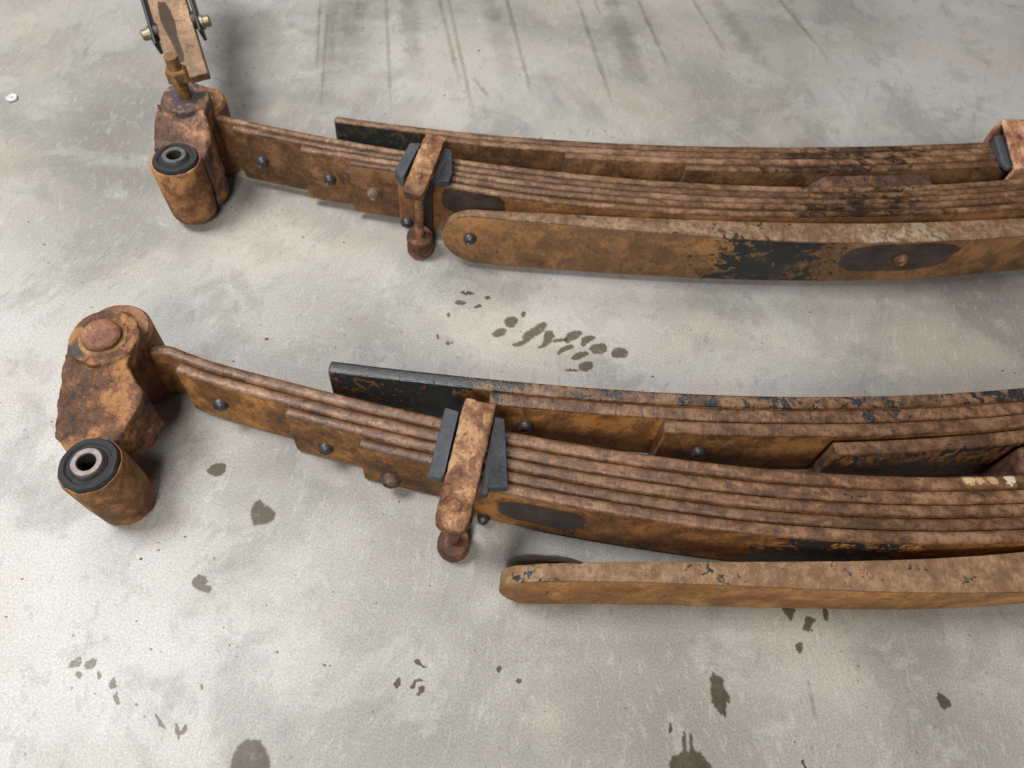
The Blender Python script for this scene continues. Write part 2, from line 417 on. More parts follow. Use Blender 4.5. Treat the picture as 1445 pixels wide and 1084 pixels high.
CLOUD = bpy.data.textures.new('corrosion', 'CLOUDS'); CLOUD.noise_scale = 0.011; CLOUD.noise_depth = 4
CLOUD2 = bpy.data.textures.new('scale', 'CLOUDS'); CLOUD2.noise_scale = 0.004; CLOUD2.noise_depth = 3
def forged(ob, voxel=0.0018, it=6, a=0.0022, b=0.0008):
    """weld the overlapping solids of one casting into a single skin with rounded, corroded edges"""
    m = ob.modifiers.new('weld', 'REMESH'); m.mode = 'VOXEL'; m.voxel_size = voxel; m.use_smooth_shade = True
    s = ob.modifiers.new('round', 'SMOOTH'); s.factor = 0.5; s.iterations = it
    for t, st in ((CLOUD, a), (CLOUD2, b)):
        d = ob.modifiers.new('corrode', 'DISPLACE'); d.texture = t; d.strength = st; d.mid_level = 0.5; d.texture_coords = 'LOCAL'

def rivet(parent, origin, p, d, mat, r=0.0062, h=0.006):
    lathe('rivet', parent, origin, Vector(p) - Vector(d) * 0.003, d, [(r * 0.98, 0), (r, 0.003 + h * 0.25), (r * 0.86, 0.003 + h * 0.62), (r * 0.52, 0.003 + h * 0.93), (r * 0.42, 0.003 + h), (r * 0.36, 0.003 + h * 0.9), (r * 0.0, 0.003 + h * 0.72)], mat, 16, 0.0002)

# ------------------------------------------------------------------ floor
def concrete():
    k = NT('concrete')
    tc = k.n('ShaderNodeTexCoord').outputs['Object']
    wn = k.n('ShaderNodeTexNoise'); wn.inputs['Scale'].default_value = 3.0; k.l(tc, wn.inputs['Vector'])
    warp = k.vecop('SCALE', wn.outputs['Color'], (0, 0, 0)); warp.node.inputs[3].default_value = 0.16
    wv = k.vecop('ADD', tc, warp)
    big = k.noise(tc, 2.6, 3, 0.5, 0.4)
    col = k.ramp(big, [(0.34, (0.200, 0.187, 0.160)), (0.45, (0.300, 0.285, 0.252)), (0.55, (0.375, 0.360, 0.328)), (0.68, (0.44, 0.426, 0.396))])
    def lay(col, src, lo, hi, amount, c):
        return k.mix(k.math('MULTIPLY', k.step(src, lo, hi), amount), col, c)
    # blotches left by curing, trowelling and old spills: crisp but faint
    col = lay(col, k.noise(wv, 9.0, 9, 0.62, 0.3), 0.50, 0.60, 0.48, (0.200, 0.190, 0.168))
    col = lay(col, k.noise(k.vecop('ADD', wv, (3.1, 1.7, 0.0)), 15.0, 9, 0.66, 0.4), 0.53, 0.61, 0.24, (0.46, 0.448, 0.415))
    col = lay(col, k.noise(k.vecop('ADD', tc, (7.7, 4.2, 0.0)), 24.0, 8, 0.68, 0.6), 0.55, 0.61, 0.30, (0.225, 0.212, 0.185))
    col = lay(col, k.noise(k.vecop('ADD', wv, (1.3, 9.2, 0.0)), 5.0, 5, 0.6, 0.2), 0.50, 0.62, 0.42, (0.40, 0.350, 0.290))
    # short brushed strokes
    s1 = k.noise(k.vecop('MULTIPLY', wv, (1.0, 0.30, 1.0)), 210.0, 4, 0.6, 0.4)
    s2 = k.noise(k.vecop('MULTIPLY', k.vecop('ADD', wv, (5.0, 2.0, 0.0)), (0.8, 0.35, 1.0)), 150.0, 4, 0.6, 0.4)
    col = lay(col, s1, 0.54, 0.68, 0.20, (0.50, 0.49, 0.46))
    col = lay(col, s2, 0.55, 0.70, 0.30, (0.18, 0.171, 0.153))
    # sand grain and pores
    g = k.noise(tc, 620.0, 3, 0.7)
    col = k.mix(0.85, col, k.ramp(g, [(0.30, 0.70), (0.5, 1.0), (0.70, 1.30)]), 'MULTIPLY')
    vo = k.n('ShaderNodeTexVoronoi'); k.l(tc, vo.inputs[0]); vo.inputs['Scale'].default_value = 95
    pk = k.math('MULTIPLY', k.math('SUBTRACT', 1.0, k.step(vo.outputs['Distance'], 0.05, 0.13)), k.step(k.noise(tc, 17.0, 3), 0.54, 0.60))
    col = k.mix(k.math('MULTIPLY', pk, 0.65), col, (0.12, 0.105, 0.085))
    # hairline scratches
    sc = k.n('ShaderNodeTexVoronoi', feature='DISTANCE_TO_EDGE'); k.l(k.vecop('MULTIPLY', wv, (1.0, 0.22, 1.0)), sc.inputs['Vector']); sc.inputs['Scale'].default_value = 7.0
    hl = k.math('MULTIPLY', k.math('SUBTRACT', 1.0, k.step(sc.outputs['Distance'], 0.002, 0.007)), k.step(k.noise(tc, 4.5, 3), 0.50, 0.60))
    col = k.mix(k.math('MULTIPLY', hl, 0.10), col, (0.56, 0.55, 0.52))
    rg = k.math('ADD', 0.34, k.math('MULTIPLY', k.noise(tc, 12.0, 5, 0.6), 0.34))
    h = k.math('ADD', k.math('MULTIPLY', s1, 0.4), k.math('MULTIPLY', g, 0.5))
    h = k.math('SUBTRACT', h, k.math('MULTIPLY', pk, 0.6))
    return k.finish(col, rg, h, 0.4, 0.0008, 0.0, 0.45)

fl = mesh_object('floor', [(-3, -2.0, 0), (3, -2.0, 0), (3, 4, 0), (-3, 4, 0)], [(0, 1, 2, 3)], concrete())
fl['kind'] = 'structure'

def film(name, tint, alpha, scale, rough):
    """a thin oily or dusty film, a faint band or a painted shadow: tints the surface below it"""
    k = NT(name)
    tc = k.n('ShaderNodeTexCoord').outputs['Object']
    n1 = k.noise(tc, scale, 5, 0.7)
    t = k.n('ShaderNodeBsdfTransparent')
    am = k.n('ShaderNodeAttribute', attribute_name='amount').outputs['Fac']
    keep = k.math('MULTIPLY', k.math('SUBTRACT', 1.0, k.step(n1, alpha[0], alpha[1])), am)
    k.l(k.mix(keep, (1.0, 1.0, 1.0), tint), t.inputs[0])
    g = k.n('ShaderNodeBsdfGlossy'); g.inputs['Roughness'].default_value = rough
    g.inputs['Color'].default_value = (0.5, 0.5, 0.5, 1)
    mx = k.n('ShaderNodeMixShader'); k.l(k.math('MULTIPLY', keep, 0.02), mx.inputs[0])
    k.l(t.outputs[0], mx.inputs[1]); k.l(g.outputs[0], mx.inputs[2])
    o = k.n('ShaderNodeOutputMaterial'); k.l(mx.outputs[0], o.inputs[0])
    return k.m
OIL = film('oil_film', (0.53, 0.50, 0.45), (0.54, 0.80), 120, 0.30)
SOFT = film('soft_band_film', (0.86, 0.855, 0.84), (0.50, 0.80), 18, 0.6)  # wide soft bands that slightly darken the floor
SCUFF = film('scuff_film', (0.82, 0.81, 0.79), (0.52, 0.80), 20, 0.6)

def stain(name, poly, seed, mat, parent, z=0.0004, feather=0.0011, amp=0.0008, origin=(0, 0, 0)):
    """an irregular film with a soft rim (the 'amount' attribute falls to 0 at the outline)"""
    n = len(poly); ring = []
    for a in range(n):
        p0, p1, p2, p3 = [Vector(poly[(a + j - 1) % n]) for j in range(4)]
        m = max(2, int((p2 - p1).length / 0.0008))
        for s in range(m):
            t = s / m
            q = 0.5 * ((2 * p1) + (p2 - p0) * t + (2 * p0 - 5 * p1 + 4 * p2 - p3) * t * t + (3 * p1 - p0 - 3 * p2 + p3) * t ** 3)
            j = mnoise.noise_vector(Vector((q.x * 420, q.y * 420, seed))) + 0.6 * mnoise.noise_vector(Vector((q.x * 1100, q.y * 1100, seed)))
            ring.append(Vector((q.x + j.x * amp, q.y + j.y * amp)))
    m = len(ring)
    area2 = sum(ring[i].x * ring[(i + 1) % m].y - ring[(i + 1) % m].x * ring[i].y for i in range(m))
    sg = 1 if area2 > 0 else -1
    feather = min(feather, 0.10 * math.sqrt(abs(area2) / 2)); 
    inner, outer = [], []
    for i in range(m):
        d = (ring[(i + 2) % m] - ring[(i - 2) % m])
        nn = Vector((d.y, -d.x)) * sg
        nn = nn.normalized() if nn.length > 1e-9 else Vector((0, 0))
        inner.append(ring[i] - nn * feather * 0.45); outer.append(ring[i] + nn * feather * 0.55)
    V = [(p.x, p.y, z) for p in inner] + [(p.x, p.y, z) for p in outer]
    Fc = [tuple(range(m))] + [(i, (i + 1) % m, m + (i + 1) % m, m + i) for i in range(m)]
    ob = mesh_object(name, V, Fc, mat, parent, origin)
    at = ob.data.attributes.new('amount', 'FLOAT', 'POINT')
    at.data.foreach_set('value', [1.0] * m + [0.0] * m)
    return ob
for i, poly in enumerate(STAINS):
    stain('oil_or_shadow_patch', poly, i * 3.7, OIL, fl, 0.0004, 0.0018, 0.0011)
for i, (a, b, w) in enumerate(SCUFFS_AND_BANDS):
    a, b = Vector(a), Vector(b); d = (b - a); ln = d.length; d.normalize(); n2 = Vector((-d.y, d.x))
    m = 40; V = []; Fc = []; am = []
    for s in range(m + 1):
        p = a + d * ln * s / m
        wob = 0.0004 * mnoise.noise(Vector((s * 0.15, i * 3.1, 0)))
        ww = w * 1.15 * (0.6 + 0.5 * mnoise.noise(Vector((s * 0.5, i * 7.7, 2)))) * min(1, (m - s) / 6 + 0.15)
        for sg in (-1, -0.4, 0.4, 1):
            q = p + n2 * (wob + sg * ww); V.append((q.x, q.y, 0.0003))
            am.append((0.0 if abs(sg) == 1 else 1.0) * min(1, (m - s) / 12) * max(0, 0.7 + 0.5 * mnoise.noise(Vector((s * 0.21, i * 5.3, 9)))))
    for s in range(m):
        for c in range(3): Fc.append((4 * s + c, 4 * s + c + 1, 4 * s + c + 5, 4 * s + c + 4))
    so = mesh_object('scuff_or_band', V, Fc, SOFT if w > 0.012 else SCUFF, fl)
    so.data.attributes.new('amount', 'FLOAT', 'POINT').data.foreach_set('value', am)

# ------------------------------------------------------------------ shared materials
M_RUB = plain('rubber', (0.015, 0.0155, 0.0165), 0.8, 0.7, 120, 0.0, 0.0016)
M_PAD = plain('grey_rubber', (0.048, 0.051, 0.057), 0.7, 0.55, 60, 0.0, 0.0014)
M_SLEEVE = plain('worn_steel', (0.19, 0.155, 0.14), 0.48, 0.5, 160, 0.35)
M_RIVET = plain('dark_rivet', (0.062, 0.056, 0.054), 0.40, 0.5, 200, 0.45)
M_ZINC = plain('zinc_bolt', (0.22, 0.19, 0.12), 0.42, 0.45, 120, 0.5)
M_BLACK = plain('black_plate', (0.020, 0.018, 0.017), 0.5, 0.5, 70)
M_HEAVY = rust('heavy_rust', **HEAVY, scale=75, pit=1.6, rough=(0.6, 0.9))
M_SPC = rust('spacer_rust', dark=(0.030, 0.016, 0.014), mid=(0.080, 0.034, 0.020), light=(0.15, 0.070, 0.040), scale=70, paint=0.25)
M_FOOT = rust('foot_rust', dark=(0.035, 0.015, 0.011), mid=(0.105, 0.042, 0.024), light=(0.21, 0.092, 0.05), scale=60)
M_STRAP = rust('strap_rust', dark=(0.070, 0.028, 0.016), mid=(0.21, 0.096, 0.042), light=(0.35, 0.205, 0.105), scale=85, pit=1.5)
M_BOLT = rust('bolt_rust', dark=(0.05, 0.022, 0.014), mid=(0.145, 0.062, 0.030), light=(0.27, 0.13, 0.065), scale=90)

M_NUT = rust('nut_rust', dark=(0.05, 0.03, 0.02), mid=(0.12, 0.075, 0.048), light=(0.22, 0.15, 0.10), scale=120)
M_BOLTY = rust('bolt_yellow_rust', dark=(0.09, 0.042, 0.016), mid=(0.24, 0.118, 0.040), light=(0.38, 0.21, 0.08), scale=90)
M_BOLTH = rust('bolt_head_rust', dark=(0.11, 0.048, 0.024), mid=(0.20, 0.088, 0.044), light=(0.29, 0.150, 0.082), scale=80)
NEAR_O = (0.05, 0.275, 0.0)
FAR_O = (0.05, 0.56, 0.0)
near = empty('leaf_spring', NEAR_O, 'rusty leaf spring nearest the camera, big shackle with black bushing at its left end', 'leaf spring', 'leaf springs lying on their sides')
far = empty('leaf_spring', FAR_O, 'rusty leaf spring farther from the camera, upright bolt standing on its shackle', 'leaf spring', 'leaf springs lying on their sides')

# ------------------------------------------------------------------ near spring
ox, oy = NEAR_O[0], NEAR_O[1]
XR = 0.62
M_F1 = rust('leaf_face', **FACE, scale=55)
M_DF = rust('leaf_face_blackened', **FACE, scale=55, paint=0.52)
M_E1 = rust('leaf_edge', **EDGE, fleck=1.0, scale=150, stretch=0.6, rough=(0.28, 0.52), paint=0.10, spec=0.55)
M_F5 = rust('leaf_face_worn', **FACE, scale=50, ovals=[(0.002 - ox + 0.0337, 0.033, 0.034, 0.0185)], zones=[(0.1897 - ox, 0.3114 - ox, 0.03, 0.72)])
M_AF = rust('leaf_face_painted', **FACE, scale=55, zones=[(-0.40, -0.03 - ox, 0.02, 0.60)], paint=0.10)
M_AE = rust('leaf_edge_painted', **EDGE, fleck=1.0, scale=150, zones=[(-0.40, 0.03 - ox, 0.05, 0.70)], paint=0.44, rough=(0.3, 0.55), spec=0.7)
M_BE = rust('leaf_edge_chipped', **EDGE, fleck=1.0, scale=150, paint=0.33, rough=(0.32, 0.58), spec=0.6)
M_OF = rust('overload_face', dark=(0.17, 0.074, 0.022), mid=(0.315, 0.145, 0.044), light=(0.43, 0.215, 0.070), scale=45)
M_OE = rust('overload_edge', fleck=1.0, dark=(0.125, 0.066, 0.030), mid=(0.185, 0.104, 0.050), light=(0.235, 0.140, 0.074), scale=170, paint=0.28)

TN = [0.0118, 0.0117, 0.0103, 0.0101, 0.0108]
def shrink(x): return 0.84 + 0.16 * min(1, max(0, (x + 0.26) / 0.45))
def end_bend(x): return 0.0030 * max(0.0, 1 - abs(x + 0.266) / 0.03) - 0.004 * max(0.0, (-0.272 - x) / 0.02)
def nb(i, x): return cv('near_b0', x) + end_bend(x) - sum(TN[:i]) * shrink(x)
WN = 0.0635
starts = [-0.302, -0.2556, -0.1646, -0.1056, -0.036]
M_E1L = rust('leaf_edge_flaked', **EDGE, fleck=1.0, scale=150, stretch=0.6, rough=(0.28, 0.52), paint=0.03, spec=0.55,
             spots=[(0.3557 - ox, 0.2911 - oy, 0.0635, 0.0052, (0.50, 0.36, 0.20)), (0.3662 - ox, 0.2916 - oy, 0.0635, 0.0045, (0.46, 0.28, 0.13)), (0.3764 - ox, 0.2932 - oy, 0.0635, 0.0048, (0.44, 0.26, 0.12)), (0.3892 - ox, 0.2965 - oy, 0.0635, 0.0060, (0.55, 0.45, 0.30))])
leaves_n = []
for i, x0 in enumerate(starts):
    mats = (M_F5 if i == 4 else M_F1, M_E1L if i == 0 else M_E1)
    st = strip_stations(x0, XR, lambda x, i=i: 0.5 * (nb(i, x) + nb(i + 1, x)), lambda x, i=i: TN[i] * shrink(x) - 0.0007, 0.001, WN - 0.0004 * i)
    leaves_n.append(leaf('leaf', near, NEAR_O, st, mats, r=0.0034))
def nh(i, x):
    return cv('near_h%d' % i, x)
TH = [0.0122, 0.0122, 0.0124, 0.0124]
def nhb(i, x): return cv('near_h0', x) - sum(TH[:i]) * (0.86 + 0.14 * min(1, max(0, (x + 0.15) / 0.3)))
hs = [-0.1428, -0.0159, 0.1216, 0.2557]
helpers_n = []
for i, x0 in enumerate(hs):
    off = (lambda x: 0.0) if i < 3 else (lambda x: -0.0035 * max(0.0, (0.45 - x) / 0.2))
    mats = [(M_AF, M_AE), (M_F1, M_BE), (M_F1, M_E1), (M_DF, M_BE)][i]
    st = strip_stations(x0, XR, lambda x, i=i, off=off: 0.5 * (nhb(i, x) + nhb(i + 1, x)) + off(x), lambda x, i=i: TH[i] - 0.0010, 0.001, WN - 0.0008 * i, 60)
    helpers_n.append(leaf('leaf', near, NEAR_O, st, mats, r=0.0024))
# overload leaf in front with rounded tip
def no0(x): return cv('near_o0', max(x, 0.03)) if x < 0.40 else cv('near_o0', 0.40) + (x - 0.40) * 0.30
def no1(x): return cv('near_o1', max(x, 0.03)) if x < 0.40 else cv('near_o1', 0.40) + (x - 0.40) * 0.26
xo = 0.0121
st = strip_stations(xo, XR, lambda x: 0.5 * (no0(x) + no1(x)), lambda x: max(0.011, no0(x) - no1(x)), 0.0005, WN - 0.001, 90, lambda x: -0.08 * min(1, max(0, (x - 0.1) / 0.3)) - 0.02, round_left=0.028)
ovl_n = leaf('overload_leaf', near, NEAR_O, st, (M_OF, M_OE), r=0.0018, k=2)
ovl_n['label'] = 'thick orange brown bottom leaf with rounded tip'
# round wear pad riveted behind its tip
pc = (xo + 0.036, no0(xo + 0.036) + 0.0012, 0.034)
lathe('wear_pad', ovl_n, NEAR_O, pc, (0.02, 1, 0), [(0.0325, 0), (0.0335, 0.0006), (0.0335, 0.0016), (0.0325, 0.002)], M_RIVET, 40)
lathe('rivet', ovl_n, NEAR_O, (0.0415, no1(0.05) + 0.0005, 0.033), (0, -1, 0), [(0.006, 0), (0.006, 0.0012), (0.0045, 0.0016), (0.0035, 0.0006), (0, 0.0005)], M_BOLT, 14)
# spacer block between helper stack and main stack
sp = prism([(0.4045, nb(0, 0.39) + 0.0010), (XR, nb(0, XR) + 0.001), (XR, nhb(4, XR) - 0.001), (0.4045, nhb(4, 0.39) - 0.001)], lambda x, y: 0.060, lambda x, y: 0.001)
so = mesh_object('spacer', sp[0], sp[1], M_SPC, near, NEAR_O); forged(so, 0.0015, 4, 0.001, 0.0005)
# rivets
dn = Vector((-0.18, -0.98, 0.05))
def rv(par, u, face):
    rivet(par, NEAR_O, face, dn, M_RIVET)
for par, P in ((leaves_n[1], (-0.2251, 0.2779, 0.0330)), (leaves_n[2], (-0.1372, 0.2572, 0.0250)), (leaves_n[3], (-0.0827, 0.2420, 0.0185)), (helpers_n[1], (0.0158, 0.2980, 0.0335)), (helpers_n[2], (0.1555, 0.2978, 0.0335)), (leaves_n[4], (-0.0066, 0.2224, 0.0080))):
    idx = {0: 1}
    x = P[0]; pk = leaves_n + helpers_n; j = pk.index(par)
    y = nb(j + 1, x) if j < 5 else nhb(j - 5 + 1, x)
    # stand the rivet on the leaf's face, on the sight line's height
    big = par is leaves_n[3]
    rivet(par, NEAR_O, (x, y, P[2]), (dn.x, dn.y, 0), M_NUT if big else M_RIVET, 0.0082 if big else (0.0065 if P[2] > 0.02 else 0.005), 0.0075 if big else 0.006)

# ---- clamp over the near stack
def clamp(spring, origin, back, front, width, zt, thick, bolt, capz, packfront, packtop, pads, wide, matS):
    b, f = Vector(back), Vector(front)
    d = (f - b).normalized(); s = Vector((-d.y, d.x))
    V = []; prof = []
    L = (f - b).length
    for t in (0.0, 0.03, 0.25, 0.5, 0.75, 0.86, 0.93, 0.975, 1.0):
        hw = width / 2 * (1.0 if t < 0.9 else (0.95 if t < 0.95 else (0.85 if t < 0.99 else 0.62)))
        prof.append((b + d * L * t, hw))
    n = len(prof)
    top = [(p + s * h) for p, h in prof] + [(p - s * h) for p, h in reversed(prof)]
    parts = [prism([tuple(q) for q in top], lambda x, y: zt, lambda x, y: zt - thick)]
    # back leg hooking down behind the stack
    q = [b + s * width / 2, b - s * width / 2, b - s * width / 2 - d * thick, b + s * width / 2 - d * thick]
    parts.append(prism([tuple(a) for a in q], lambda x, y: zt - 0.001, lambda x, y: 0.004))
    # bolt hole boss
    parts.append(cyl((bolt[0], bolt[1], zt - 0.004), (0, 0, 1), width * 0.36, 0.0056))
    parts.append(cyl((bolt[0], bolt[1], zt - 0.004), (0, 0, 1), width * 0.20, 0.0088))
    V, F = merge(parts)
    strap = mesh_object('clamp', V, F, matS, spring, origin); forged(strap, 0.0013, 4, 0.0018, 0.0010)
    lathe('bolt', strap, origin, (bolt[0], bolt[1], 0.004), (0, 0, 1), [(0.0044, 0), (0.0044, zt - 0.012)], M_BOLT, 18, 0.0003)
    # lower foot: plate under the stack ends in a cup around the bolt
    parts = [cyl((bolt[0], bolt[1], 0.0015), (0, 0, 1), width * wide, capz)]
    q = [Vector(bolt[:2]) + s * width * 0.42, Vector(bolt[:2]) - s * width * 0.42, Vector((bolt[0], packfront)) - s * width * 0.42 - d * 0.004, Vector((bolt[0], packfront)) + s * width * 0.42 - d * 0.004]
    parts.append(prism([tuple(a) for a in q], lambda x, y: capz * 0.6, lambda x, y: 0.0015))
    # inner upright plate against the leaf
    q = [Vector((bolt[0], packfront - 0.0045)) + s * width * 0.46, Vector((bolt[0], packfront - 0.0045)) - s * width * 0.46, Vector((bolt[0], packfront - 0.0008)) - s * width * 0.46, Vector((bolt[0], packfront - 0.0008)) + s * width * 0.46]
    pl = prism([tuple(a) for a in q], lambda x, y: packtop - 0.004, lambda x, y: 0.002)
    mesh_object('clamp_plate', pl[0], pl[1], M_BLACK, strap, origin)
    V, F = merge(parts)
    foot = mesh_object('clamp_foot', V, F, M_FOOT, strap, origin); forged(foot, 0.0014, 4, 0.0012, 0.0008)
    for (pts, z0, hh) in pads:
        # rubber wing: higher next to the strap, sloping outwards
        n = len(pts)
        v = [Vector((x, y, packtop - 0.003)) for x, y, z in pts] + [Vector((x, y, z)) for x, y, z in pts]
        fc = [tuple(range(n))[::-1], tuple(range(n, 2 * n))] + [(i, (i + 1) % n, n + (i + 1) % n, n + i) for i in range(n)]
        pad = mesh_object('rubber_pad', v, fc, M_PAD, strap, origin)
        bv = pad.modifiers.new('soft', 'BEVEL'); bv.width = 0.0014; bv.segments = 3
    return strap

clamp(near, NEAR_O, (-0.0213, 0.2785), (-0.0270, 0.1835), 0.0240, 0.0830, 0.0080, (-0.0262, 0.2000), 0.015, nb(5, -0.026), WN,
      [([(-0.0468, 0.2801, 0.0760), (-0.0356, 0.2760, 0.0800), (-0.0382, 0.2266, 0.0760), (-0.0404, 0.2249, 0.0680), (-0.0506, 0.2270, 0.0660)], 0, 0),
       ([(-0.0086, 0.2757, 0.0800), (-0.0017, 0.2768, 0.0770), (0.0080, 0.2265, 0.0680), (-0.0060, 0.2239, 0.0690), (-0.0053, 0.2198, 0.0660), (-0.0112, 0.2178, 0.0670), (-0.0112, 0.2188, 0.0760)], 0, 0)], 0.52, M_STRAP)

# ---- shackle on the near spring
BX, BY = -0.3020, 0.2890        # pivot bolt
TX, TY = -0.2785, 0.1985        # lower bushing
def shackle(spring, origin, BX, BY, TX, TY, link, plate, z_ear, z_tube, zlow, tubeR, rubR, tilt, eye, eyeR, eye_z, leaf0, sc=1.0, sleeve=None, zbase=0.002):
    sleeve = sleeve or M_SLEEVE
    ztop = lambda x, y: z_tube - 0.001 + (z_ear - z_tube) * min(1, max(0, (y - (TY + 0.022 * sc)) / (BY - 0.022 * sc - TY - 0.022 * sc)))
    parts = [prism(link, lambda x, y: ztop(x, y) - 0.001, lambda x, y: zlow)]
    parts.append(prism(plate, ztop, lambda x, y: z_ear - 0.030 * sc))
    parts.append(cyl((BX, BY, eye_z + 0.0008), (0, 0, 1), 0.0245 * sc, z_ear - eye_z + 0.001))
    V, F = merge(parts)
    body = mesh_object('shackle', V, F, M_SHK, spring, origin); forged(body, 0.0014, 4, 0.0024, 0.0016)
    ax = Vector(tilt).normalized(); base = Vector((TX, TY, zbase))
    h = z_tube - zbase
    tube = lathe('bushing_tube', body, origin, base, ax, [(tubeR * 0.86, 0), (tubeR * 0.93, 0.003), (tubeR * 1.01, h * 0.5), (tubeR, h - 0.002), (tubeR - 0.001, h), (rubR, h), (rubR, h - 0.006)], M_TUBE, 56, 0.0009, cap1=False)
    rb = lathe('rubber_bushing', body, origin, base, ax, [(rubR * 0.99, h - 0.007), (rubR * 0.99, h + 0.001), (rubR * 0.93, h + 0.0032), (rubR * 0.78, h + 0.0034), (rubR * 0.72, h + 0.0018), (rubR * 0.62, h + 0.0016), (rubR * 0.56, h + 0.0030), (rubR * 0.40, h + 0.0030), (rubR * 0.40, h - 0.05)], M_RUB, 48, 0.0008, cap0=False)
    lathe('inner_sleeve', body, origin, base, ax, [(rubR * 0.53, h - 0.004), (rubR * 0.53, h + 0.0050), (rubR * 0.50, h + 0.0060), (rubR * 0.34, h + 0.0060), (rubR * 0.31, h + 0.0050), (rubR * 0.31, h - 0.055), (0, h - 0.056)], [sleeve, M_DARK], 36, 0.0003, slots=[0, 0, 0, 0, 1, 1], cap0=False)
    # rolled eye of the main leaf
    lathe('spring_eye', leaf0, origin, (eye[0], eye[1], 0.001), (0, 0, 1), [(eyeR - 0.001, 0), (eyeR, 0.002), (eyeR, eye_z - 0.004), (eyeR - 0.0022, eye_z - 0.0012), (eyeR - 0.009, eye_z), (eyeR - 0.010, eye_z - 0.003), (0.006, eye_z - 0.003)], M_EYE, 48, 0.0005)
    return body, ztop
M_SHK = rust('shackle_rust', **HEAVY, scale=68, pit=2.0, rough=(0.6, 0.9), spots=[(-0.3148 - ox, 0.2750 - oy, 0.09, 0.0075, (0.045, 0.047, 0.050))])
M_TUBE = rust('tube_rust', dark=(0.085, 0.032, 0.013), mid=(0.205, 0.082, 0.026), light=(0.33, 0.16, 0.05), scale=72, pit=1.4)
M_EYE = rust('eye_rust', dark=(0.10, 0.045, 0.022), mid=(0.23, 0.102, 0.046), light=(0.34, 0.17, 0.085), scale=40)
M_DARK = plain('dark_bore', (0.010, 0.008, 0.007), 0.8)
link_n = [(-0.3235, 0.262), (-0.3205, 0.240), (-0.3165, 0.2155), (-0.303, 0.206), (-0.285, 0.2085), (-0.273, 0.2165), (-0.2635, 0.2405), (-0.2615, 0.2490), (-0.262, 0.2545), (-0.275, 0.259)]
plate_n = [(-0.3240, 0.270), (-0.3205, 0.240), (-0.3165, 0.2155), (-0.303, 0.206), (-0.285, 0.2085), (-0.273, 0.2165), (-0.2635, 0.2405), (-0.2615, 0.2490), (-0.264, 0.256), (-0.2790, 0.2700), (-0.278, 0.289), (-0.284, 0.306), (-0.302, 0.3135), (-0.319, 0.306), (-0.3265, 0.289)]
shk_n, zt_n = shackle(near, NEAR_O, BX, BY, TX, TY, link_n, plate_n, 0.088, 0.068, 0.028, 0.0224, 0.0208, (-0.06, -0.02, 1), (-0.3050, 0.3060), 0.0255, 0.0745, leaves_n[0])
lathe('washer', shk_n, NEAR_O, (BX, BY - 0.001, 0.087), (0, 0, 1), [(0.0168, 0), (0.0168, 0.0030), (0.0150, 0.0042)], M_BOLTY, 36, 0.0006)
lathe('bolt_head', shk_n, NEAR_O, (BX, BY - 0.001, 0.090), (0, 0, 1), [(0.0138, 0), (0.0138, 0.0042), (0.0122, 0.0062), (0.0095, 0.0070)], M_BOLTH, 30, 0.0006)

# ------------------------------------------------------------------ far spring (propped about a centimetre off the floor)
fx, fy = FAR_O[0], FAR_O[1]
ZF, WF = 0.010, 0.0735
M_FF = rust('far_leaf_face', dark=(0.060, 0.028, 0.012), mid=(0.150, 0.070, 0.027), light=(0.24, 0.120, 0.048), scale=58)
M_FE = rust('far_leaf_edge', fleck=1.0, dark=(0.070, 0.033, 0.017), mid=(0.152, 0.076, 0.038), light=(0.230, 0.130, 0.070), scale=150, stretch=0.6, rough=(0.36, 0.58), zones=[(0.2178 - fx, 0.3790 - fx, 0.05, 0.55)], paintcol=(0.024, 0.016, 0.012), psoft=0.22)
M_FA = rust('far_leaf_painted', dark=(0.03, 0.022, 0.014), mid=(0.055, 0.045, 0.025), light=(0.12, 0.08, 0.04), scale=34, zones=[(-0.5, -0.086 - fx, 0.006, 0.5)])
M_FOF = rust('far_overload_face', dark=(0.105, 0.052, 0.022), mid=(0.195, 0.105, 0.045), light=(0.30, 0.150, 0.055), scale=48,
             zones=[(0.1614 - fx, 0.2819 - fx, 0.05, 0.84)], ovals=[(0.3446 - fx, 0.047, 0.057, 0.0225)])
M_FOE = rust('far_overload_edge', fleck=1.0, dark=(0.100, 0.053, 0.026), mid=(0.165, 0.093, 0.047), light=(0.23, 0.145, 0.082), scale=170, paint=0.20, pale=[(0.2828 - fx, 0.3850 - fx, 0.02, 0.50)],
             zones=[(0.0905 - fx, 0.2594 - fx, 0.03, 0.33)])
M_F5F = rust('far_leaf_worn', dark=(0.10, 0.045, 0.018), mid=(0.22, 0.098, 0.034), light=(0.32, 0.155, 0.055), scale=30, ovals=[(-0.0599 - fx, 0.055, 0.030, 0.0165)])
def fb(i, x):
    w = max(0.0305, cv('far_b0', x) - cv('far_b5', max(x, -0.10)))
    w = min(w, 0.0405)
    return cv('far_b0', x) - w * i / 5.0
starts = [-0.336, -0.2915, -0.2242, -0.1770, -0.1301]
leaves_f = []
for i, x0 in enumerate(starts):
    mats = (M_F5F if i == 4 else M_FF, M_FE)
    st = strip_stations(x0, XR + 0.05, lambda x, i=i: 0.5 * (fb(i, x) + fb(i + 1, x)), lambda x, i=i: fb(i, x) - fb(i + 1, x) - 0.0009, ZF, WF - 0.0004 * i)
    leaves_f.append(leaf('leaf', far, FAR_O, st, mats, r=0.0028))
def fhb(i, x):
    w = 0.034 + 0.002 * min(1, max(0, (x - 0.1) / 0.3))
    return cv('far_h0', x) - w * i / 4.0
hs = [-0.2032, -0.0986, 0.0179, 0.1335]
helpers_f = []
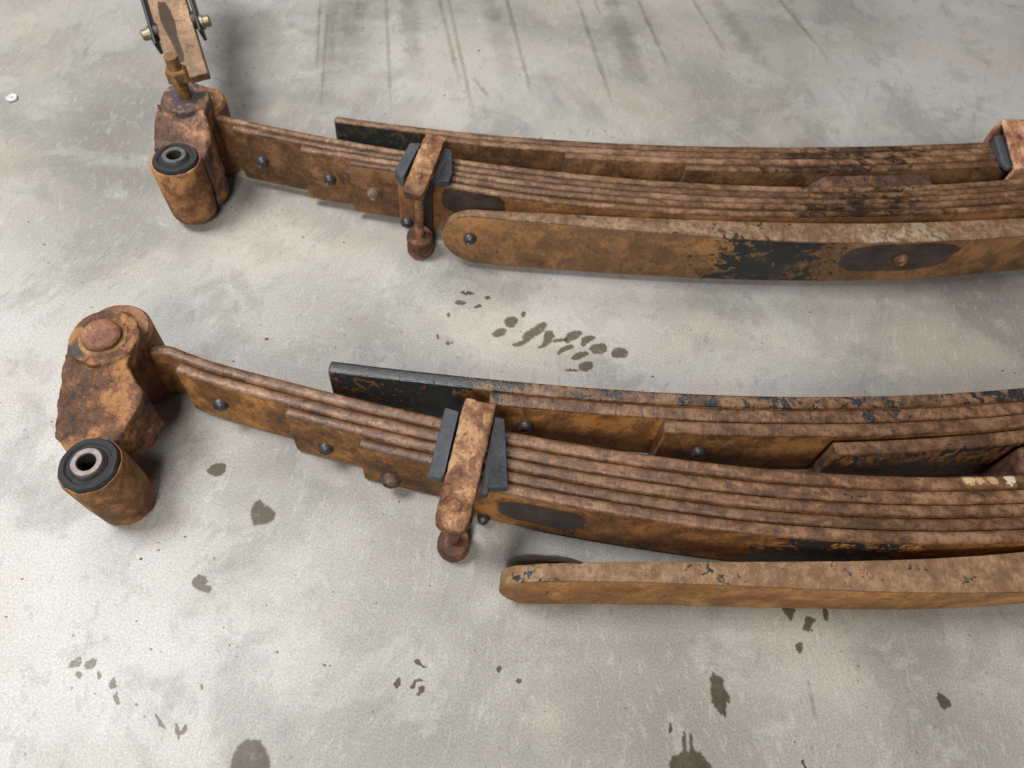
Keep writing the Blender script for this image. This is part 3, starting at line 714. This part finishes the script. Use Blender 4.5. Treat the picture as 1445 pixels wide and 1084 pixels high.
for i, x0 in enumerate(hs):
    mats = (M_FA if i == 0 else M_FF, M_FE)
    st = strip_stations(x0, XR + 0.05, lambda x, i=i: 0.5 * (fhb(i, x) + fhb(i + 1, x)), lambda x, i=i: fhb(i, x) - fhb(i + 1, x) - 0.0009, ZF, WF - 0.0005 * i, 60)
    helpers_f.append(leaf('leaf', far, FAR_O, st, mats, r=0.0022))
def fo0(x): return cv('far_o0', x) if x < 0.46 else cv('far_o0', 0.46) + (x - 0.46) * 0.3
def fo1(x): return cv('far_o1', x) if x < 0.45 else cv('far_o1', 0.45) + (x - 0.45) * 0.3
xf = -0.0839
def fot(x): return min(0.024, max(0.0085, fo0(x) - fo1(x)))
st = strip_stations(xf, XR + 0.05, lambda x: fo1(max(x, -0.05)) + 0.5 * fot(x), fot, ZF - 0.002, WF - 0.001, 90, lambda x: -0.10 * min(1, max(0, (x) / 0.25)), round_left=0.033)
ovl_f = leaf('overload_leaf', far, FAR_O, st, (M_FOF, M_FOE), r=0.0018, k=2)
ovl_f['label'] = 'thick brown bottom leaf with rounded tip and flaking black paint'
x = -0.0574; rivet(ovl_f, FAR_O, (x, fo1(x) - 0.0002, 0.0435), (-0.1, -1, 0), M_RIVET, 0.0062, 0.006)
x = 0.3460; rivet(ovl_f, FAR_O, (x, fo1(x) + 0.0005, 0.046), (0.05, -1, 0), M_BOLT, 0.0072, 0.008)
for par, j, x, z in ((leaves_f[1], 2, -0.2679, 0.040), (leaves_f[2], 3, -0.1992, 0.042), (leaves_f[3], 4, -0.1544, 0.040), (leaves_f[4], 5, -0.1231, 0.016)):
    rivet(par, FAR_O, (x, fb(j, x), z), (-0.2, -0.98, 0), M_NUT if j == 4 else M_RIVET, 0.0074 if j == 4 else 0.0062)
# spacer between helper and main stack, with worn grease marks
xa, xb = 0.2552, 0.3794
out = []
for t in range(0, 21):
    x = xa + (xb - xa) * t / 20; out.append((x, fb(0, x) + 0.0006))
for t in range(20, -1, -1):
    x = xa + (xb - xa) * t / 20; out.append((x, fhb(4, x) - 0.0006))
sp = prism(out, lambda x, y: 0.0675 - 0.02 * max(0, 1 - (x - xa) / 0.02) ** 2, lambda x, y: ZF)
so = mesh_object('spacer', sp[0], sp[1], M_SPC, far, FAR_O); forged(so, 0.0015, 4, 0.001, 0.0005)

clamp(far, FAR_O, (-0.1015, 0.5400), (-0.1080, 0.4710), 0.0195, 0.0950, 0.0090, (-0.1065, 0.4895), 0.022, fb(5, -0.107), WF,
      [([(-0.1244, 0.5422, 0.0860), (-0.1134, 0.5400, 0.0900), (-0.1213, 0.5004, 0.0860), (-0.1243, 0.5017, 0.0800), (-0.1326, 0.5108, 0.0800)], 0, 0),
       ([(-0.0937, 0.5385, 0.0900), (-0.0851, 0.5412, 0.0860), (-0.0807, 0.5191, 0.0790), (-0.0823, 0.5098, 0.0780), (-0.0944, 0.5053, 0.0790), (-0.0979, 0.4972, 0.0860)], 0, 0)], 0.66, M_STRAP)

# ---- far shackle
FBX, FBY = -0.3303, 0.5482
FTX, FTY = -0.3255, 0.4919
def rel(dx, dy): return (FBX + dx, FBY + dy)
link_f = [rel(-0.022, -0.018), rel(-0.0205, -0.046), rel(-0.012, -0.042), rel(0.016, -0.042), rel(0.0265, -0.048), rel(0.030, -0.032), rel(0.024, -0.016)]
plate_f = [rel(-0.023, -0.010), rel(-0.0225, -0.028), rel(-0.0205, -0.046), rel(-0.012, -0.042), rel(0.016, -0.042), rel(0.0265, -0.048), rel(0.028, -0.034), rel(0.021, -0.018), rel(0.0205, -0.002), rel(0.015, 0.013), rel(0, 0.019), rel(-0.015, 0.013)]
M_SHK = rust('shackle_rust_dark', dark=(0.045, 0.024, 0.018), mid=(0.14, 0.066, 0.038), light=(0.29, 0.15, 0.075), scale=68, pit=2.0, rough=(0.5, 0.8), spots=[(FBX - fx, FBY - fy, 0.095, 0.020, (0.045, 0.047, 0.052))])
M_TUBE = rust('tube_rust_dark', dark=(0.075, 0.030, 0.014), mid=(0.18, 0.074, 0.028), light=(0.31, 0.15, 0.055), scale=72, pit=1.4)
shk_f, zt_f = shackle(far, FAR_O, FBX, FBY, FTX, FTY, link_f, plate_f, 0.094, 0.071, 0.010, 0.0222, 0.0200, (-0.02, 0.02, 1), (FBX + 0.005, 0.5665), 0.0205, 0.079, leaves_f[0], 0.86, plain('dirty_sleeve', (0.10, 0.095, 0.09), 0.55, 0.5, 140, 0.2), 0.009)
lathe('bolt', shk_f, FAR_O, (FBX, FBY, 0.085), (-0.02, 0.0, 1), [(0.0056, 0), (0.0058, 0.052)], M_BOLTY, 18, 0.0004)
lathe('nut', shk_f, FAR_O, (FBX - 0.0005, FBY, 0.112), (-0.02, 0.0, 1), [(0.0086, 0), (0.0098, 0.0012), (0.0098, 0.0115), (0.0086, 0.013)], M_BOLTY, 0, 0.0005, hexa=True)

# ---- clamp around the far helper stack at the right edge of the view
M_STR2 = rust('strap_rust_red', dark=(0.10, 0.036, 0.024), mid=(0.28, 0.13, 0.075), light=(0.44, 0.26, 0.15), scale=55, pit=1.4)
xl = 0.4426
def strip_path(path, wdir, width, th):
    parts = []
    for (a, b) in zip(path, path[1:]):
        a, b = Vector(a), Vector(b); w = Vector(wdir) * width; d = (b - a).normalized(); nrm = Vector(wdir).cross(d).normalized() * th
        v = [a, a + w, b + w, b, a + nrm, a + w + nrm, b + w + nrm, b + nrm]
        parts.append((v, [(0, 1, 2, 3), (7, 6, 5, 4), (0, 4, 5, 1), (1, 5, 6, 2), (2, 6, 7, 3), (3, 7, 4, 0)]))
    return parts
yb = cv('far_h0', xl) + 0.004
parts = strip_path([(xl, yb, 0.012), (xl, yb, 0.090), (xl + 0.002, yb, 0.098), (xl + 0.014, fhb(4, xl) - 0.012, 0.082), (xl + 0.014, fhb(4, xl) - 0.013, 0.060)], (0.97, 0.22, 0), 0.030, 0.0032)
V, F = merge(parts)
c2 = mesh_object('clamp', V, F, M_STR2, far, FAR_O); forged(c2, 0.0011, 3, 0.0014, 0.0007)
pv = [(xl + 0.002, yb - 0.007), (xl + 0.006, fhb(4, xl) + 0.001), (xl + 0.012, fhb(4, xl) - 0.006), (xl + 0.034, fhb(4, xl) - 0.001), (xl + 0.026, yb + 0.001)]
pz = prism(pv, lambda x, y: 0.0775 + 0.007 * min(1, max(0, (y - fhb(4, xl)) / 0.035)), lambda x, y: WF - 0.002)
p2 = mesh_object('rubber_pad', pz[0], pz[1], M_PAD, c2, FAR_O)
bv = p2.modifiers.new('soft', 'BEVEL'); bv.width = 0.002; bv.segments = 3

# ------------------------------------------------------------------ bar and side plates at the upper left
A0 = [Vector((-0.3652, 0.5928, 0.0780)), Vector((-0.3289, 0.5969, 0.0780))]
A1 = [Vector((-0.4029, 0.6573, 0.1100)), Vector((-0.3654, 0.6667, 0.1100))]
ctr0 = (A0[0] + A0[1]) / 2; ctr1 = (A1[0] + A1[1]) / 2
BAR_O = (ctr1.x, ctr1.y, 0.0)
bar = empty('shackle_link', BAR_O, 'tan rusty flat bar between two black bolted side plates, cut off by the top edge', 'shackle')
dirv = (ctr1 - ctr0).normalized(); side = (A0[1] - A0[0]); side -= dirv * side.dot(dirv); hw = side.length / 2; side.normalize()
up = side.cross(dirv).normalized()
if up.z < 0: up = -up
M_BAR = rust('bar_rust', dark=(0.13, 0.075, 0.038), mid=(0.24, 0.140, 0.075), light=(0.36, 0.215, 0.125), scale=40, stretch=0.7, rough=(0.5, 0.75))
def box(c, ex, ey, ez, e3):
    v = [Vector(c) + ex * sx * e3[0] + ey * sy * e3[1] + ez * sz * e3[2] for sz in (-1, 1) for sy in (-1, 1) for sx in (-1, 1)]
    f = [(0, 1, 3, 2), (4, 6, 7, 5), (0, 4, 5, 1), (1, 5, 7, 3), (3, 7, 6, 2), (2, 6, 4, 0)]
    return v, f
LEN = (ctr1 - ctr0).length + 0.14
v, f = box(ctr0 + dirv * LEN / 2 - up * 0.0055, side, dirv, up, (hw, LEN / 2, 0.0055))
bo = mesh_object('bar', v, f, M_BAR, bar, BAR_O)
bv = bo.modifiers.new('edge', 'BEVEL'); bv.width = 0.0012; bv.segments = 2
# the upright bolt's cast shadow, painted as a dark film on the bar's face
rp = [(-0.4088, 0.6860, 0.0900), (-0.4012, 0.6867, 0.0900), (-0.3921, 0.6756, 0.0900), (-0.3804, 0.6570, 0.0900), (-0.3717, 0.6383, 0.0900), (-0.3646, 0.6264, 0.0900), (-0.3568, 0.6138, 0.0900), (-0.3522, 0.6029, 0.0900), (-0.3549, 0.5990, 0.0900), (-0.3627, 0.6113, 0.0900), (-0.3716, 0.6247, 0.0900), (-0.3800, 0.6363, 0.0900), (-0.3891, 0.6479, 0.0900), (-0.3975, 0.6611, 0.0900), (-0.4040, 0.6750, 0.0900)]
nrm = up; ring = []
cpos = Vector(cam.matrix_world.translation)
for (wx, wy, wz) in rp:
    d = Vector((wx, wy, wz)) - cpos
    t = (ctr0 + up * 0.0004 - cpos).dot(nrm) / d.dot(nrm)
    ring.append(cpos + d * t)
so = mesh_object('oil_or_shadow_patch', ring, [tuple(range(len(ring)))], film('bolt_shadow_film', (0.42, 0.38, 0.34), (0.62, 0.85), 120, 0.4), bo, BAR_O)
so.data.attributes.new('amount', 'FLOAT', 'POINT').data.foreach_set('value', [1.0] * len(ring))
for sg, e_px, top in ((-1, 0, 0), (1, 0, 0)):
    end = ctr0 + dirv * (0.040 if sg < 0 else 0.042)
    c = end + dirv * 0.09 + side * sg * (hw + 0.0048) - up * 0.006
    v, f = box(c, side, dirv, up, (0.0017, 0.09, 0.009))
    pl = mesh_object('side_plate', v, f, M_BLACK, bar, BAR_O)
    bv = pl.modifiers.new('edge', 'BEVEL'); bv.width = 0.0012; bv.segments = 2
    bc = end + dirv * (0.018 if sg < 0 else 0.014) + side * sg * (hw + 0.0062) - up * 0.006
    lathe('bolt', pl, BAR_O, bc, side * sg, [(0.0070, 0), (0.0070, 0.003), (0.0054, 0.0035), (0.0054, 0.0085), (0.0042, 0.0098)], M_ZINC, 20, 0.0003)
    lathe('spacer', bar, BAR_O, end + dirv * 0.018 + side * sg * (hw - 0.001) - up * 0.006, side * sg, [(0.008, 0), (0.008, 0.005)], M_BLACK, 20)

# ------------------------------------------------------------------ small things on the floor
M_WHITE = plain('white_plastic', (0.55, 0.55, 0.53), 0.5, 0.3, 150)
p = Vector((-0.5663, 0.6148, 0.0000))
bt = lathe('plastic_cap', None, (p.x, p.y, 0), (p.x, p.y, 0.0006), (0, 0, 1), [(0.0056, 0), (0.0060, 0.0012), (0.0057, 0.0022), (0.0048, 0.0024), (0.0048, 0.0018), (0.0020, 0.0018), (0.0016, 0.0030), (0.0, 0.0031)], M_WHITE, 24, 0.0004)
bt.location = (p.x, p.y, 0)
bt['label'] = 'small round white plastic cap on the bare floor at far left'; bt['category'] = 'cap'

V, F = [], []
rg = random.Random(3)
for i in range(260):
    x, y = rg.uniform(-0.5, 0.55), rg.uniform(0.0, 0.95)
    s = rg.uniform(0.0004, 0.0010) * (1.6 if rg.random() < 0.08 else 1)
    o = len(V); a0 = rg.uniform(0, 6.28)
    for zz, q in ((0.0002, 1.0), (0.0002 + s * 0.7, 0.6)):
        for j in range(5):
            a = a0 + j * 1.2566; e = rg.uniform(0.7, 1.3) * q
            V.append((x + math.cos(a) * s * e * 1.5, y + math.sin(a) * s * e, zz))
    F += [(o + 5, o + 6, o + 7, o + 8, o + 9)] + [(o + j, o + (j + 1) % 5, o + 5 + (j + 1) % 5, o + 5 + j) for j in range(5)]
kk = NT('grit')
isl = kk.n('ShaderNodeNewGeometry').outputs['Random Per Island']
grit = mesh_object('grit', V, F, kk.finish(kk.ramp(isl, [(0.0, (0.10, 0.075, 0.05)), (0.45, (0.22, 0.16, 0.11)), (0.6, (0.40, 0.37, 0.32)), (1.0, (0.62, 0.60, 0.55))], 'CONSTANT'), 0.8))
grit['kind'] = 'stuff'; grit['label'] = 'loose grit and tiny pale flakes scattered over the floor'; grit['category'] = 'grit'
